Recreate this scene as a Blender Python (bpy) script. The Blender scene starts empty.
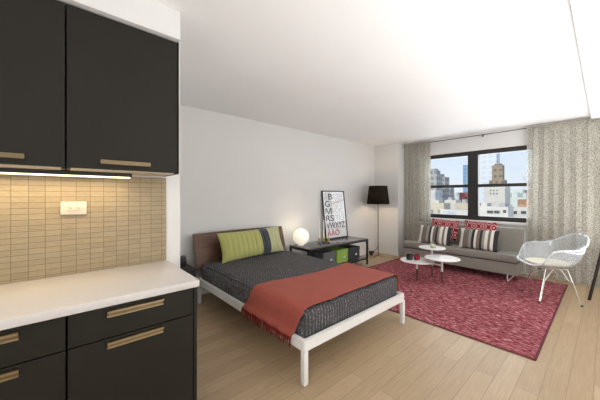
import bpy, bmesh, math, random
from mathutils import Vector, Matrix, noise

random.seed(7)
C = bpy.context.scene.collection
SC = bpy.context.scene
PI = math.pi

# ------------------------------------------------------------------ camera, world, sun, lights, exposure
cam_d = bpy.data.cameras.new('camera')
cam = bpy.data.objects.new('camera', cam_d)
C.objects.link(cam)
cam.location = (0, 0, 1.42)
cam.rotation_euler = (math.radians(90), 0, math.radians(48.5))
cam_d.sensor_width = 36
cam_d.lens = 16.2
cam_d.shift_y = -4 / 600
cam_d.clip_start = 0.05
cam_d.clip_end = 2000
SC.camera = cam

w = bpy.data.worlds.new('sky')
SC.world = w
w.use_nodes = True
nt = w.node_tree
nt.nodes.clear()
wo = nt.nodes.new('ShaderNodeOutputWorld')
bg = nt.nodes.new('ShaderNodeBackground')
tc = nt.nodes.new('ShaderNodeTexCoord')
sp = nt.nodes.new('ShaderNodeSeparateXYZ')
cr = nt.nodes.new('ShaderNodeValToRGB')
cr.color_ramp.elements[0].position = 0.0
cr.color_ramp.elements[0].color = (0.86, 0.92, 1.0, 1)
cr.color_ramp.elements[1].position = 0.35
cr.color_ramp.elements[1].color = (0.50, 0.70, 1.0, 1)
nt.links.new(tc.outputs['Generated'], sp.inputs[0])
nt.links.new(sp.outputs['Z'], cr.inputs[0])
nt.links.new(cr.outputs[0], bg.inputs[0])
nt.links.new(bg.outputs[0], wo.inputs[0])
bg.inputs[1].default_value = 0.74

sun_d = bpy.data.lights.new('sun', 'SUN')
sun_d.energy = 2.2
sun_d.angle = 0.03
sun_d.color = (1.0, 0.94, 0.85)
sun = bpy.data.objects.new('sun', sun_d)
C.objects.link(sun)
sun.rotation_euler = (math.radians(52), 0, math.radians(-28))


def area(name, loc, rot, sx, sy, power, col):
    l = bpy.data.lights.new(name, 'AREA')
    l.shape = 'RECTANGLE'
    l.size, l.size_y = sx, sy
    l.energy = power
    l.color = col
    o = bpy.data.objects.new(name, l)
    C.objects.link(o)
    o.location = loc
    o.rotation_euler = rot
    return o


# daylight coming in through the window, and an added unseen fill light behind the camera
area('window_daylight', (-1.78, 6.75, 1.85), (math.radians(-78), 0, 0), 2.2, 1.8, 48, (0.95, 0.98, 1.0))
area('rear_fill', (0.5, -2.3, 1.6), (math.radians(90), 0, math.radians(10)), 1.6, 1.8, 30, (0.97, 0.98, 1.0))
# added unseen upward fill along the right-hand wall, brightens the ceiling
area('upward_fill', (0.55, 3.2, 0.45), (math.radians(180), math.radians(14), 0), 0.95, 5.8, 104, (0.98, 0.99, 1.0))

SC.view_settings.view_transform = 'Standard'
SC.view_settings.look = 'None'
SC.view_settings.gamma = 1
SC.view_settings.use_curve_mapping = False
SC.view_settings.exposure = 0.52


# ------------------------------------------------------------------ material helpers
class N:
    def __init__(s, name):
        s.m = bpy.data.materials.new(name)
        s.m.use_nodes = True
        s.t = s.m.node_tree
        s.b = s.t.nodes['Principled BSDF']
        s.out = s.t.nodes['Material Output']

    def n(s, typ, **kw):
        nd = s.t.nodes.new(typ)
        for k, v in kw.items():
            setattr(nd, k, v)
        return nd

    def l(s, a, b):
        s.t.links.new(a, b)

    def coord(s, kind='Object', scale=(1, 1, 1), rot=(0, 0, 0), loc=(0, 0, 0)):
        t = s.n('ShaderNodeTexCoord')
        m = s.n('ShaderNodeMapping')
        m.inputs['Scale'].default_value = scale
        m.inputs['Rotation'].default_value = rot
        m.inputs['Location'].default_value = loc
        s.l(t.outputs[kind], m.inputs['Vector'])
        return m.outputs[0]

    def noise(s, vec, scale, detail=4, rough=.55):
        t = s.n('ShaderNodeTexNoise')
        t.inputs['Scale'].default_value = scale
        t.inputs['Detail'].default_value = detail
        t.inputs['Roughness'].default_value = rough
        s.l(vec, t.inputs['Vector'])
        return t.outputs['Fac']

    def ramp(s, fac, stops, interp='LINEAR'):
        r = s.n('ShaderNodeValToRGB')
        r.color_ramp.interpolation = interp
        e = r.color_ramp.elements
        while len(e) < len(stops):
            e.new(0.5)
        for i, (p, c) in enumerate(stops):
            e[i].position = p
            e[i].color = tuple(c) + (1,)
        s.l(fac, r.inputs[0])
        return r.outputs[0]

    def bump(s, h, strength=.3, dist=.01):
        b = s.n('ShaderNodeBump')
        b.inputs['Strength'].default_value = strength
        b.inputs['Distance'].default_value = dist
        s.l(h, b.inputs['Height'])
        s.l(b.outputs[0], s.b.inputs['Normal'])

    def math(s, op, a, b=None, c=None):
        m = s.n('ShaderNodeMath', operation=op)
        for i, v in enumerate((a, b, c)):
            if v is None:
                continue
            if isinstance(v, (int, float)):
                m.inputs[i].default_value = v
            else:
                s.l(v, m.inputs[i])
        return m.outputs[0]

    def mix(s, fac, a, b):
        m = s.n('ShaderNodeMix', data_type='RGBA')
        if isinstance(fac, (int, float)):
            m.inputs[0].default_value = fac
        else:
            s.l(fac, m.inputs[0])
        for i, v in ((6, a), (7, b)):
            if isinstance(v, tuple):
                m.inputs[i].default_value = v + (1,)
            else:
                s.l(v, m.inputs[i])
        return m.outputs[2]

    def sep(s, vec):
        x = s.n('ShaderNodeSeparateXYZ')
        s.l(vec, x.inputs[0])
        return x.outputs

    def col(s, v):
        if isinstance(v, tuple):
            s.b.inputs['Base Color'].default_value = v + (1,)
        else:
            s.l(v, s.b.inputs['Base Color'])


def simple(name, c, rough=.5, metal=0., var=.06, scale=8., bump=0., bscale=60., spec=.5, emit=None, es=0.):
    k = N(name)
    v = k.coord()
    f = k.noise(v, scale)
    lo = tuple(x * (1 - var) for x in c)
    hi = tuple(min(1, x * (1 + var)) for x in c)
    k.col(k.ramp(f, [(.3, lo), (.7, hi)]))
    k.b.inputs['Roughness'].default_value = rough
    k.b.inputs['Metallic'].default_value = metal
    k.b.inputs['Specular IOR Level'].default_value = spec
    if bump:
        k.bump(k.noise(v, bscale, 3), bump, .004)
    if emit:
        k.b.inputs['Emission Color'].default_value = emit + (1,)
        k.b.inputs['Emission Strength'].default_value = es
    return k.m


M = {}
M['wall'] = simple('wall_paint', (.74, .735, .72), .6, var=.01, scale=2, bump=.03, bscale=120)
M['ceiling'] = simple('ceiling_paint', (.88, .88, .88), .7, var=.01, scale=2)
M['trim'] = simple('white_trim_paint', (.78, .77, .75), .45, var=.01)
M['white_metal'] = simple('white_powder_coat', (.80, .79, .77), .35, var=.02)
M['black_metal'] = simple('black_metal', (.018, .018, .02), .4, var=.1, spec=.4)
M['cabinet'] = simple('dark_bronze_lacquer', (.0185, .0165, .0125), .5, var=.06, scale=2, spec=.22)
M['cabinet_in'] = simple('cream_melamine', (.55, .47, .34), .5, var=.03)
M['bronze'] = simple('brushed_bronze', (.27, .205, .12), .3, metal=1., var=.1, scale=40)
M['bronze_lit'] = simple('bronze_lip_lit', (.52, .43, .28), .3, metal=1., var=.05, scale=40)  # brighter copy of the bronze, light on the pull lips put into the colour
M['counter'] = simple('pale_quartz', (.66, .625, .60), .3, var=.025, scale=60)
M['dark_steel'] = simple('aged_steel', (.30, .24, .19), .3, metal=1., var=.05)
M['acrylic_edge'] = None
M['chrome'] = simple('chrome', (.78, .76, .72), .15, metal=1., var=.02)
M['window_frame'] = simple('black_aluminium', (.02, .019, .018), .45, var=.08)
M['sofa'] = simple('taupe_felt', (.27, .255, .225), .85, var=.06, scale=30, bump=.15, bscale=350, spec=.2)
M['cream'] = simple('cream_fabric', (.82, .79, .66), .85, var=.03, bump=.1, bscale=300, spec=.2)
M['table_white'] = simple('white_lacquer', (.82, .80, .78), .3, var=.015)
M['table_wood'] = simple('dark_dipped_wood', (.11, .035, .03), .5, var=.2, scale=40)
M['black_plastic'] = simple('black_plastic', (.015, .015, .016), .4, var=.1)
M['box_grey'] = simple('grey_fibreboard', (.11, .115, .125), .6, var=.06)
M['box_green'] = simple('green_fibreboard', (.26, .42, .07), .6, var=.06)
M['box_dark'] = simple('charcoal_fibreboard', (.035, .037, .042), .6, var=.08)
M['label'] = simple('paper_label', (.85, .85, .83), .6, var=.01)
M['red_glaze'] = simple('red_glaze', (.22, .012, .03), .25, var=.1)
M['paper'] = simple('poster_paper', (.85, .86, .87), .5, var=.01)
M['ink_dark'] = simple('ink_dark', (.05, .055, .065), .6, var=.1)
M['ink_mid'] = simple('ink_grey', (.24, .25, .27), .6, var=.1)
M['ink_pale'] = simple('ink_pale', (.62, .63, .65), .6, var=.05)  # letters paled in colour to imitate glare on the poster glass
M['ink_red'] = simple('ink_red', (.62, .05, .09), .6, var=.06)
M['candle'] = simple('ivory_wax', (.85, .82, .72), .5, var=.02)
M['blue_glaze'] = simple('blue_glaze', (.03, .12, .42), .3, var=.08)
M['brass'] = simple('yellow_brass', (.62, .45, .12), .35, metal=.6, var=.1)
M['globe'] = simple('opal_glass_lit', (.9, .88, .8), .4, var=.01, emit=(1.0, .88, .68), es=.38)
M['strip_glow'] = simple('light_strip_lit', (.9, .85, .7), .5, var=.01, emit=(1.0, .82, .5), es=1.8)
M['outlet'] = simple('cream_plastic', (.60, .53, .42), .4, var=.01)
M['outlet_dark'] = simple('outlet_slot', (.08, .07, .06), .6, var=.05)
M['dark_wood'] = simple('near_black_wood', (.03, .022, .018), .5, var=.2, scale=20)
M['nightstand'] = simple('black_stained_wood', (.014, .013, .012), .5, var=.15, scale=20)


def m_floor():
    k = N('oak_plank_floor')
    v = k.coord(rot=(0, 0, PI / 2), loc=(0.04, 0.055, 0))
    b = k.n('ShaderNodeTexBrick')
    b.offset = .37
    b.inputs['Scale'].default_value = 1
    b.inputs['Brick Width'].default_value = 1.25
    b.inputs['Row Height'].default_value = .13
    b.inputs['Mortar Size'].default_value = .0022
    b.inputs['Mortar Smooth'].default_value = .3
    b.inputs['Bias'].default_value = 0
    b.inputs['Color1'].default_value = (.47, .346, .218, 1)
    b.inputs['Color2'].default_value = (.40, .287, .175, 1)
    b.inputs['Mortar'].default_value = (.27, .19, .12, 1)
    k.l(v, b.inputs['Vector'])
    g = k.noise(k.coord(scale=(26, 1.3, 1)), 3, 6, .65)
    gr = k.ramp(g, [(.3, (.84, .82, .78)), (.7, (1.06, 1.06, 1.06))])
    m = k.n('ShaderNodeMix', data_type='RGBA', blend_type='MULTIPLY')
    m.inputs[0].default_value = 1
    k.l(b.outputs['Color'], m.inputs[6])
    k.l(gr, m.inputs[7])
    k.col(m.outputs[2])
    k.b.inputs['Roughness'].default_value = .42
    k.b.inputs['Specular IOR Level'].default_value = .4
    k.bump(k.math('SUBTRACT', k.math('MULTIPLY', g, .1), b.outputs['Fac']), .25, .003)
    return k.m


def m_tile():
    k = N('stacked_mosaic_tile')
    t = k.n('ShaderNodeTexCoord')
    s = k.sep(t.outputs['Object'])
    cx = k.n('ShaderNodeCombineXYZ')
    k.l(s[1], cx.inputs[0])
    k.l(s[2], cx.inputs[1])
    b = k.n('ShaderNodeTexBrick')
    b.offset = 0
    b.inputs['Scale'].default_value = 1
    b.inputs['Brick Width'].default_value = .073
    b.inputs['Row Height'].default_value = .0345
    b.inputs['Mortar Size'].default_value = .0016
    b.inputs['Mortar Smooth'].default_value = .2
    b.inputs['Color1'].default_value = (.36, .285, .175, 1)
    b.inputs['Color2'].default_value = (.31, .245, .15, 1)
    b.inputs['Mortar'].default_value = (.17, .125, .07, 1)
    k.l(cx.outputs[0], b.inputs['Vector'])
    g = k.noise(k.coord(scale=(1, 6, 40)), 6, 4)
    gr = k.ramp(g, [(.3, (.88, .87, .85)), (.7, (1.07, 1.07, 1.07))])
    m = k.n('ShaderNodeMix', data_type='RGBA', blend_type='MULTIPLY')
    m.inputs[0].default_value = 1
    k.l(b.outputs['Color'], m.inputs[6])
    k.l(gr, m.inputs[7])
    k.col(m.outputs[2])
    k.b.inputs['Roughness'].default_value = .45
    k.bump(k.math('SUBTRACT', 1.0, b.outputs['Fac']), .4, .002)
    return k.m


def m_walnut():
    k = N('walnut')
    v = k.coord(scale=(4, .7, 14))
    g = k.noise(v, 4, 6, .65)
    k.col(k.ramp(g, [(.28, (.05, .022, .012)), (.5, (.12, .055, .03)), (.72, (.20, .105, .06))]))
    k.b.inputs['Roughness'].default_value = .45
    k.bump(g, .08, .003)
    return k.m


def m_quilt():
    k = N('charcoal_quilted_cotton')
    v = k.coord()
    s = k.sep(v)
    # wavy stitched rows running along the bed
    wv = k.math('MULTIPLY', k.math('SINE', k.math('MULTIPLY', s[0], 2 * PI / .055)), .9)
    p = k.math('SINE', k.math('ADD', k.math('MULTIPLY', s[1], 2 * PI / .034), k.math('ADD', wv, k.math('MULTIPLY', k.noise(v, 12, 2), 2))))
    fine = k.noise(v, 75, 3, .7)
    h = k.math('ADD', k.math('MULTIPLY', p, .42), k.math('MULTIPLY', k.math('SUBTRACT', fine, .5), 3.6))
    base = k.ramp(k.noise(v, 14, 4), [(.3, (.050, .047, .050)), (.7, (.076, .072, .076))])
    f = k.ramp(h, [(.15, (0, 0, 0)), (.9, (1, 1, 1))])
    k.col(k.mix(k.math('MULTIPLY', f, .8), base, (.34, .33, .335)))
    k.b.inputs['Roughness'].default_value = .8
    k.b.inputs['Specular IOR Level'].default_value = .25
    k.bump(h, .6, .006)
    return k.m


def m_throw():
    k = N('brick_red_wool')
    v = k.coord()
    f = k.noise(v, 220, 3, .7)
    big = k.noise(v, 5, 3)
    k.col(k.mix(f, k.ramp(big, [(.3, (.24, .042, .026)), (.7, (.31, .056, .036))]), (.44, .125, .095)))
    k.b.inputs['Roughness'].default_value = .9
    k.b.inputs['Specular IOR Level'].default_value = .15
    k.b.inputs['Sheen Weight'].default_value = .05
    k.bump(f, .5, .004)
    return k.m


def m_rug():
    k = N('raspberry_loop_pile')
    v = k.coord(scale=(9, 30, 1))
    f = k.noise(v, 1.5, 3, .7)
    f2 = k.noise(k.coord(scale=(1, 2.2, 1)), 34, 3, .75)
    big = k.noise(k.coord(), .9, 2)
    hv = k.math('ADD', k.math('MULTIPLY', f, .65), k.math('MULTIPLY', f2, .35))
    c = k.ramp(hv, [(.37, (.06, .008, .010)), (.45, (.23, .042, .050)), (.53, (.42, .12, .14)), (.62, (.70, .40, .43))])  # pale stops give lighter fibres, plus pile highlights painted into the colour
    m = k.n('ShaderNodeMix', data_type='RGBA', blend_type='MULTIPLY')
    m.inputs[0].default_value = 1
    k.l(c, m.inputs[6])
    k.l(k.ramp(big, [(.35, (.85, .8, .8)), (.65, (1.1, 1.1, 1.1))]), m.inputs[7])
    k.col(m.outputs[2])
    k.b.inputs['Roughness'].default_value = .95
    k.b.inputs['Specular IOR Level'].default_value = .1
    k.bump(hv, 1.0, .035)
    return k.m


def m_curtain():
    k = N('speckled_sheer_voile')
    v = k.coord(scale=(1, .4, 1))
    vo = k.n('ShaderNodeTexVoronoi')
    vo.inputs['Scale'].default_value = 68
    k.l(v, vo.inputs['Vector'])
    n1 = k.noise(v, 100, 2, .6)
    fac = k.math('ADD', k.math('MULTIPLY', vo.outputs['Distance'], .55), k.math('MULTIPLY', n1, .75))
    c = k.ramp(fac, [(.50, (.20, .185, .15)), (.60, (.45, .425, .355)), (.70, (.67, .64, .555))])
    al = k.ramp(fac, [(.52, (.08, .08, .08)), (.70, (.34, .34, .34))])
    d = k.n('ShaderNodeBsdfDiffuse')
    k.l(c, d.inputs[0])
    tr = k.n('ShaderNodeBsdfTranslucent')
    k.l(c, tr.inputs[0])
    tp = k.n('ShaderNodeBsdfTransparent')
    m1 = k.n('ShaderNodeMixShader')
    m1.inputs[0].default_value = .35
    k.l(d.outputs[0], m1.inputs[1])
    k.l(tr.outputs[0], m1.inputs[2])
    m2 = k.n('ShaderNodeMixShader')
    k.l(al, m2.inputs[0])
    k.l(m1.outputs[0], m2.inputs[1])
    k.l(tp.outputs[0], m2.inputs[2])
    k.l(m2.outputs[0], k.out.inputs[0])
    return k.m


def m_clear(name, tint, gloss, haze, hazecol):
    """clear pane / acrylic: see-through with a fresnel reflection and a slight haze"""
    k = N(name)
    lw = k.n('ShaderNodeLayerWeight')
    lw.inputs[0].default_value = .5
    fr = k.math('ADD', k.math('MULTIPLY', k.math('POWER', lw.outputs['Facing'], 4.0), .75), .04)
    tp = k.n('ShaderNodeBsdfTransparent')
    tp.inputs[0].default_value = tint + (1,)
    gl = k.n('ShaderNodeBsdfGlossy')
    gl.inputs['Roughness'].default_value = .03
    df = k.n('ShaderNodeBsdfDiffuse')
    df.inputs[0].default_value = hazecol + (1,)
    m0 = k.n('ShaderNodeMixShader')
    m0.inputs[0].default_value = haze
    k.l(tp.outputs[0], m0.inputs[1])
    k.l(df.outputs[0], m0.inputs[2])
    m1 = k.n('ShaderNodeMixShader')
    k.l(k.math('MULTIPLY', fr, gloss), m1.inputs[0])
    k.l(m0.outputs[0], m1.inputs[1])
    k.l(gl.outputs[0], m1.inputs[2])
    k.l(m1.outputs[0], k.out.inputs[0])
    return k.m


def m_shade():
    k = N('black_pleated_shade')
    t = k.n('ShaderNodeTexCoord')
    s = k.sep(t.outputs['Object'])
    ang = k.math('ARCTAN2', s[1], s[0])
    p = k.math('SINE', k.math('MULTIPLY', ang, 70))
    c = k.ramp(p, [(.0, (.020, .016, .012)), (1, (.05, .042, .032))])
    d = k.n('ShaderNodeBsdfDiffuse')
    k.l(c, d.inputs[0])
    tr = k.n('ShaderNodeBsdfTranslucent')
    tr.inputs[0].default_value = (.11, .08, .05, 1)
    m = k.n('ShaderNodeMixShader')
    m.inputs[0].default_value = .25
    k.l(d.outputs[0], m.inputs[1])
    k.l(tr.outputs[0], m.inputs[2])
    k.l(m.outputs[0], k.out.inputs[0])
    return k.m


def m_lime():
    k = N('lime_pleated_velvet')
    s = k.sep(k.coord())
    c = k.ramp(k.math('ADD', k.math('MULTIPLY', s[0], 1 / 1.1), .5),
               [(0, (.42, .42, .135)), (.60, (.042, .045, .058)), (.735, (.45, .46, .25))], 'CONSTANT')
    k.col(c)
    k.b.inputs['Roughness'].default_value = .6
    k.b.inputs['Specular IOR Level'].default_value = .3
    k.b.inputs['Sheen Weight'].default_value = .2
    k.bump(k.noise(k.coord(), 40, 3), .25, .006)
    return k.m


def m_stripes():
    k = N('woven_stripes')
    s = k.sep(k.coord())
    W, B, T, G = (.72, .69, .62), (.028, .026, .026), (.17, .14, .12), (.30, .28, .25)
    c = k.ramp(k.math('ADD', k.math('MULTIPLY', s[0], 1 / .61), .5),
               [(0, W), (.12, T), (.27, G), (.35, B), (.42, W), (.48, T), (.56, B), (.62, G), (.68, W), (.76, T), (.82, W), (.89, B)],
               'CONSTANT')
    k.col(c)
    k.b.inputs['Roughness'].default_value = .85
    k.bump(k.noise(k.coord(scale=(1, 5, 1)), 120, 3), .2, .004)
    return k.m


def m_ogee():
    k = N('red_ogee_print')
    s = k.sep(k.coord())
    u = k.math('MULTIPLY', s[0], 2 * PI / .15)
    v = k.math('MULTIPLY', s[1], 2 * PI / .19)
    f = k.math('MULTIPLY', k.math('ADD', k.math('COSINE', u), k.math('COSINE', v)), .5)
    a = k.math('ABSOLUTE', f)
    ring = k.math('LESS_THAN', k.math('ABSOLUTE', k.math('SUBTRACT', a, .40)), .11)
    dot = k.math('GREATER_THAN', a, .93)
    k.col(k.mix(k.math('MAXIMUM', ring, dot), (.27, .008, .022), (.66, .56, .52)))
    k.b.inputs['Roughness'].default_value = .9
    k.b.inputs['Specular IOR Level'].default_value = .1
    k.bump(k.noise(k.coord(), 200, 2), .15, .004)
    return k.m


def m_facade(name, wall, glass, sx, sz, gap=.35, rough=.8):
    """distant facade with a regular grid of window openings"""
    k = N(name)
    s = k.sep(k.coord())
    h = k.math('ADD', s[0], s[1])
    fu = k.math('FRACT', k.math('DIVIDE', k.math('ADD', h, 500.0), sx))
    fv = k.math('FRACT', k.math('DIVIDE', k.math('ADD', s[2], 500.0), sz))
    g = k.math('MULTIPLY', k.math('GREATER_THAN', fu, gap), k.math('GREATER_THAN', fv, gap + .1))
    var = k.noise(k.coord(), .6, 3)
    wc = k.ramp(var, [(.3, tuple(x * .88 for x in wall)), (.7, wall)])
    k.col(k.mix(g, wc, glass))
    k.b.inputs['Roughness'].default_value = rough
    return k.m


M['floor'] = m_floor()
M['tile'] = m_tile()
M['walnut'] = m_walnut()
M['quilt'] = m_quilt()
M['throw'] = m_throw()
M['fringe'] = simple('dark_red_yarn', (.17, .022, .016), .9, var=.25, scale=60, spec=.15)
M['rug'] = m_rug()
M['rug_edge'] = simple('dark_red_binding', (.12, .02, .03), .9, var=.2, scale=50)
M['curtain'] = m_curtain()
M['pane'] = m_clear('window_glass', (.97, .98, .98), .7, 0.0, (.8, .8, .8))
M['acrylic_edge'] = m_clear('polished_acrylic_edge', (.9, .93, .95), 1.0, .8, (.90, .92, .95))
M['acrylic'] = m_clear('clear_acrylic', (.95, .97, .98), 1.1, .20, (.85, .88, .92))
M['poster_glass'] = m_clear('poster_glazing', (.98, .98, .98), .5, .02, (.8, .8, .8))
M['clear_glass'] = m_clear('clear_tumbler_glass', (.94, .96, .95), 1.2, .12, (.85, .88, .85))
M['bench_top'] = simple('smoked_glass_top', (.085, .08, .076), .22, var=.05, spec=.6)
M['shade'] = m_shade()
M['lime'] = m_lime()
M['stripes'] = m_stripes()
M['ogee'] = m_ogee()


# ------------------------------------------------------------------ mesh helpers
def BM():
    return bmesh.new()


def box(bm, x0, x1, y0, y1, z0, z1, bev=0., seg=2):
    r = bmesh.ops.create_cube(bm, size=1)
    vs = r['verts']
    for v in vs:
        v.co = Vector((x0 + (v.co.x + .5) * (x1 - x0), y0 + (v.co.y + .5) * (y1 - y0), z0 + (v.co.z + .5) * (z1 - z0)))
    if bev > 0:
        es = list({e for v in vs for e in v.link_edges})
        bmesh.ops.bevel(bm, geom=es, offset=bev, segments=seg, affect='EDGES', profile=.5)
    return bm


def tube(bm, pts, r, n=8, caps=True):
    pts = [Vector(p) for p in pts]
    rs = r if isinstance(r, (list, tuple)) else [r] * len(pts)
    rings = []
    up = None
    for i, p in enumerate(pts):
        t = (pts[min(i + 1, len(pts) - 1)] - pts[max(i - 1, 0)]).normalized()
        if up is None:
            up = Vector((0, 0, 1)) if abs(t.z) < .9 else Vector((1, 0, 0))
        a = t.cross(up)
        if a.length < 1e-5:
            a = t.cross(Vector((1, 0, 0)))
        a.normalize()
        b = a.cross(t).normalized()
        up = b
        rings.append([bm.verts.new(p + (a * math.cos(2 * PI * k / n) + b * math.sin(2 * PI * k / n)) * rs[i]) for k in range(n)])
    for i in range(len(rings) - 1):
        for k in range(n):
            bm.faces.new((rings[i][k], rings[i][(k + 1) % n], rings[i + 1][(k + 1) % n], rings[i + 1][k]))
    if caps:
        bm.faces.new(rings[0][::-1])
        bm.faces.new(rings[-1])
    return bm


def lathe(bm, prof, c=(0, 0, 0), n=32):
    rings = []
    for r, z in prof:
        if r < 1e-6:
            rings.append([bm.verts.new((c[0], c[1], c[2] + z))])
        else:
            rings.append([bm.verts.new((c[0] + r * math.cos(2 * PI * k / n), c[1] + r * math.sin(2 * PI * k / n), c[2] + z)) for k in range(n)])
    for A, B in zip(rings[:-1], rings[1:]):
        for k in range(n):
            k2 = (k + 1) % n
            if len(A) == 1 and len(B) == 1:
                continue
            if len(A) == 1:
                bm.faces.new((A[0], B[k2], B[k]))
            elif len(B) == 1:
                bm.faces.new((A[k], A[k2], B[0]))
            else:
                bm.faces.new((A[k], A[k2], B[k2], B[k]))
    return bm


def roundbox(bm, x0, x1, y0, y1, z0, z1, r, step=.04, wob=0., wscale=4., seed=0):
    """cuboid with softly rounded edges on an even grid, optionally wrinkled"""
    lo, hi = Vector((x0, y0, z0)), Vector((x1, y1, z1))
    dim = hi - lo
    nn = [max(2, int(round(dim[i] / step))) for i in range(3)]
    cache = {}

    def vert(i, j, k):
        key = (i, j, k)
        if key not in cache:
            p = Vector((lo.x + dim.x * i / nn[0], lo.y + dim.y * j / nn[1], lo.z + dim.z * k / nn[2]))
            q = Vector([min(max(p[a], lo[a] + r), hi[a] - r) for a in range(3)])
            dv = p - q
            if dv.length > 1e-9:
                p = q + dv.normalized() * r
            if wob:
                nv = noise.noise_vector(Vector((p.x * wscale + seed, p.y * wscale, p.z * wscale)))
                p = p + nv * wob
            cache[key] = bm.verts.new(p)
        return cache[key]

    def quad(*ks):
        bm.faces.new([vert(*k) for k in ks])

    a, b, c = nn
    for i in range(a):
        for j in range(b):
            quad((i, j, 0), (i, j + 1, 0), (i + 1, j + 1, 0), (i + 1, j, 0))
            quad((i, j, c), (i + 1, j, c), (i + 1, j + 1, c), (i, j + 1, c))
    for i in range(a):
        for k in range(c):
            quad((i, 0, k), (i + 1, 0, k), (i + 1, 0, k + 1), (i, 0, k + 1))
            quad((i, b, k), (i, b, k + 1), (i + 1, b, k + 1), (i + 1, b, k))
    for j in range(b):
        for k in range(c):
            quad((0, j, k), (0, j, k + 1), (0, j + 1, k + 1), (0, j + 1, k))
            quad((a, j, k), (a, j + 1, k), (a, j + 1, k + 1), (a, j, k + 1))
    return bm


def grid(bm, fn, nu, nv, closeu=False):
    vs = [[bm.verts.new(fn(i / nu, j / nv)) for j in range(nv + 1)] for i in range(nu + (0 if closeu else 1))]
    for i in range(nu):
        i2 = (i + 1) % nu if closeu else i + 1
        for j in range(nv):
            bm.faces.new((vs[i][j], vs[i2][j], vs[i2][j + 1], vs[i][j + 1]))
    return bm


def obj(name, bm, m, parent=None, smooth=True, angle=38):
    bmesh.ops.recalc_face_normals(bm, faces=bm.faces)
    if smooth:
        for f in bm.faces:
            f.smooth = True
        lim = math.radians(angle)
        for e in bm.edges:
            if len(e.link_faces) == 2 and e.calc_face_angle(0) > lim:
                e.smooth = False
    me = bpy.data.meshes.new(name)
    bm.to_mesh(me)
    bm.free()
    me.materials.append(M[m] if isinstance(m, str) else m)
    o = bpy.data.objects.new(name, me)
    C.objects.link(o)
    if parent:
        o.parent = parent
    return o


def thing(name, label, cat, loc=(0, 0, 0), rz=0, group=None):
    o = bpy.data.objects.new(name, None)
    o.empty_display_size = .05
    C.objects.link(o)
    o.location = loc
    o.rotation_euler = (0, 0, rz)
    return tag(o, label, cat, group)


def tag(o, label, cat, group=None):
    o['label'] = label
    o['category'] = cat
    if group:
        o['group'] = group
    return o


def struct(name, bm, m, smooth=False):
    o = obj(name, bm, m, None, smooth)
    o['kind'] = 'structure'
    return o


def dup(root, loc, label, rz=None):
    r = root.copy()
    C.objects.link(r)
    r.location = loc
    if rz is not None:
        r.rotation_euler = (0, 0, rz)
    r['label'] = label
    for ch in list(root.children):
        c = ch.copy()
        C.objects.link(c)
        c.parent = r
        for g in ch.children:
            d = g.copy()
            C.objects.link(d)
            d.parent = c
    return r


def solid(o, th, off=-1):
    md = o.modifiers.new('thickness', 'SOLIDIFY')
    md.thickness = th
    md.offset = off
    return o


# ------------------------------------------------------------------ the room
XL, YW, ZC = -3.87, 6.32, 2.68        # bed wall, window wall, ceiling
XK, YK = -2.29, .725                  # kitchen wall and where it ends
XR, YB = 1.1, -2.6                    # wall on the right, wall behind the camera

struct('floor', box(BM(), XL - .1, XR + .1, YB - .1, YW + .2, -.1, 0), 'floor')
struct('ceiling', box(BM(), XL - .1, XR + .1, YB - .1, YW + .3, ZC, ZC + .15), 'ceiling')
struct('wall_left', box(BM(), XL - .12, XL, YK - .15, YW + .2, 0, ZC), 'wall')
struct('wall_kitchen', box(BM(), XK - .14, XK, YB, YK, 0, ZC), 'wall')
struct('wall_kitchen_return', box(BM(), XL - .1, XK - .14, YK - .14, YK, 0, ZC), 'wall')
struct('wall_right', box(BM(), XR, XR + .1, YB, YW + .2, 0, ZC), 'wall')
struct('wall_behind', box(BM(), XK - .1, XR + .1, YB - .1, YB, 0, ZC), 'wall')
struct('wall_column', box(BM(), XL, -3.24, 5.95, YW + .1, 0, ZC), 'wall')
# window wall with its opening
WX0, WX1, WZ0, WZ1 = -2.74, -.82, .93, 2.345
bm = BM()
box(bm, -3.24, WX0, YW, YW + .2, 0, ZC)
box(bm, WX1, XR, YW, YW + .2, 0, ZC)
box(bm, WX0, WX1, YW, YW + .2, 0, WZ0)
box(bm, WX0, WX1, YW, YW + .2, WZ1, ZC)
struct('wall_window', bm, 'wall')
struct('ceiling_beam', box(BM(), -.142, XR, YB, YW - .17, ZC - .065, ZC - .001), 'ceiling')
struct('trim_1', box(BM(), XL, XK + .36, YB + .1, .612, 2.49, ZC - .001), 'wall')    # bulkhead over the wall cabinets
struct('baseboard_left', box(BM(), XL, XL + .015, YK, 5.95, 0, .09, .004), 'trim')
struct('baseboard_column', box(BM(), XL + .015, -3.225, 5.935, 5.95, 0, .11, .004), 'trim')
struct('baseboard_window', box(BM(), -3.225, XR, YW - .015, YW, 0, .11, .004), 'trim')
struct('trim_2', box(BM(), -2.80, -.78, YW - .072, YW + .04, .885, .93, .006), 'trim')            # window sill

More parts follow.
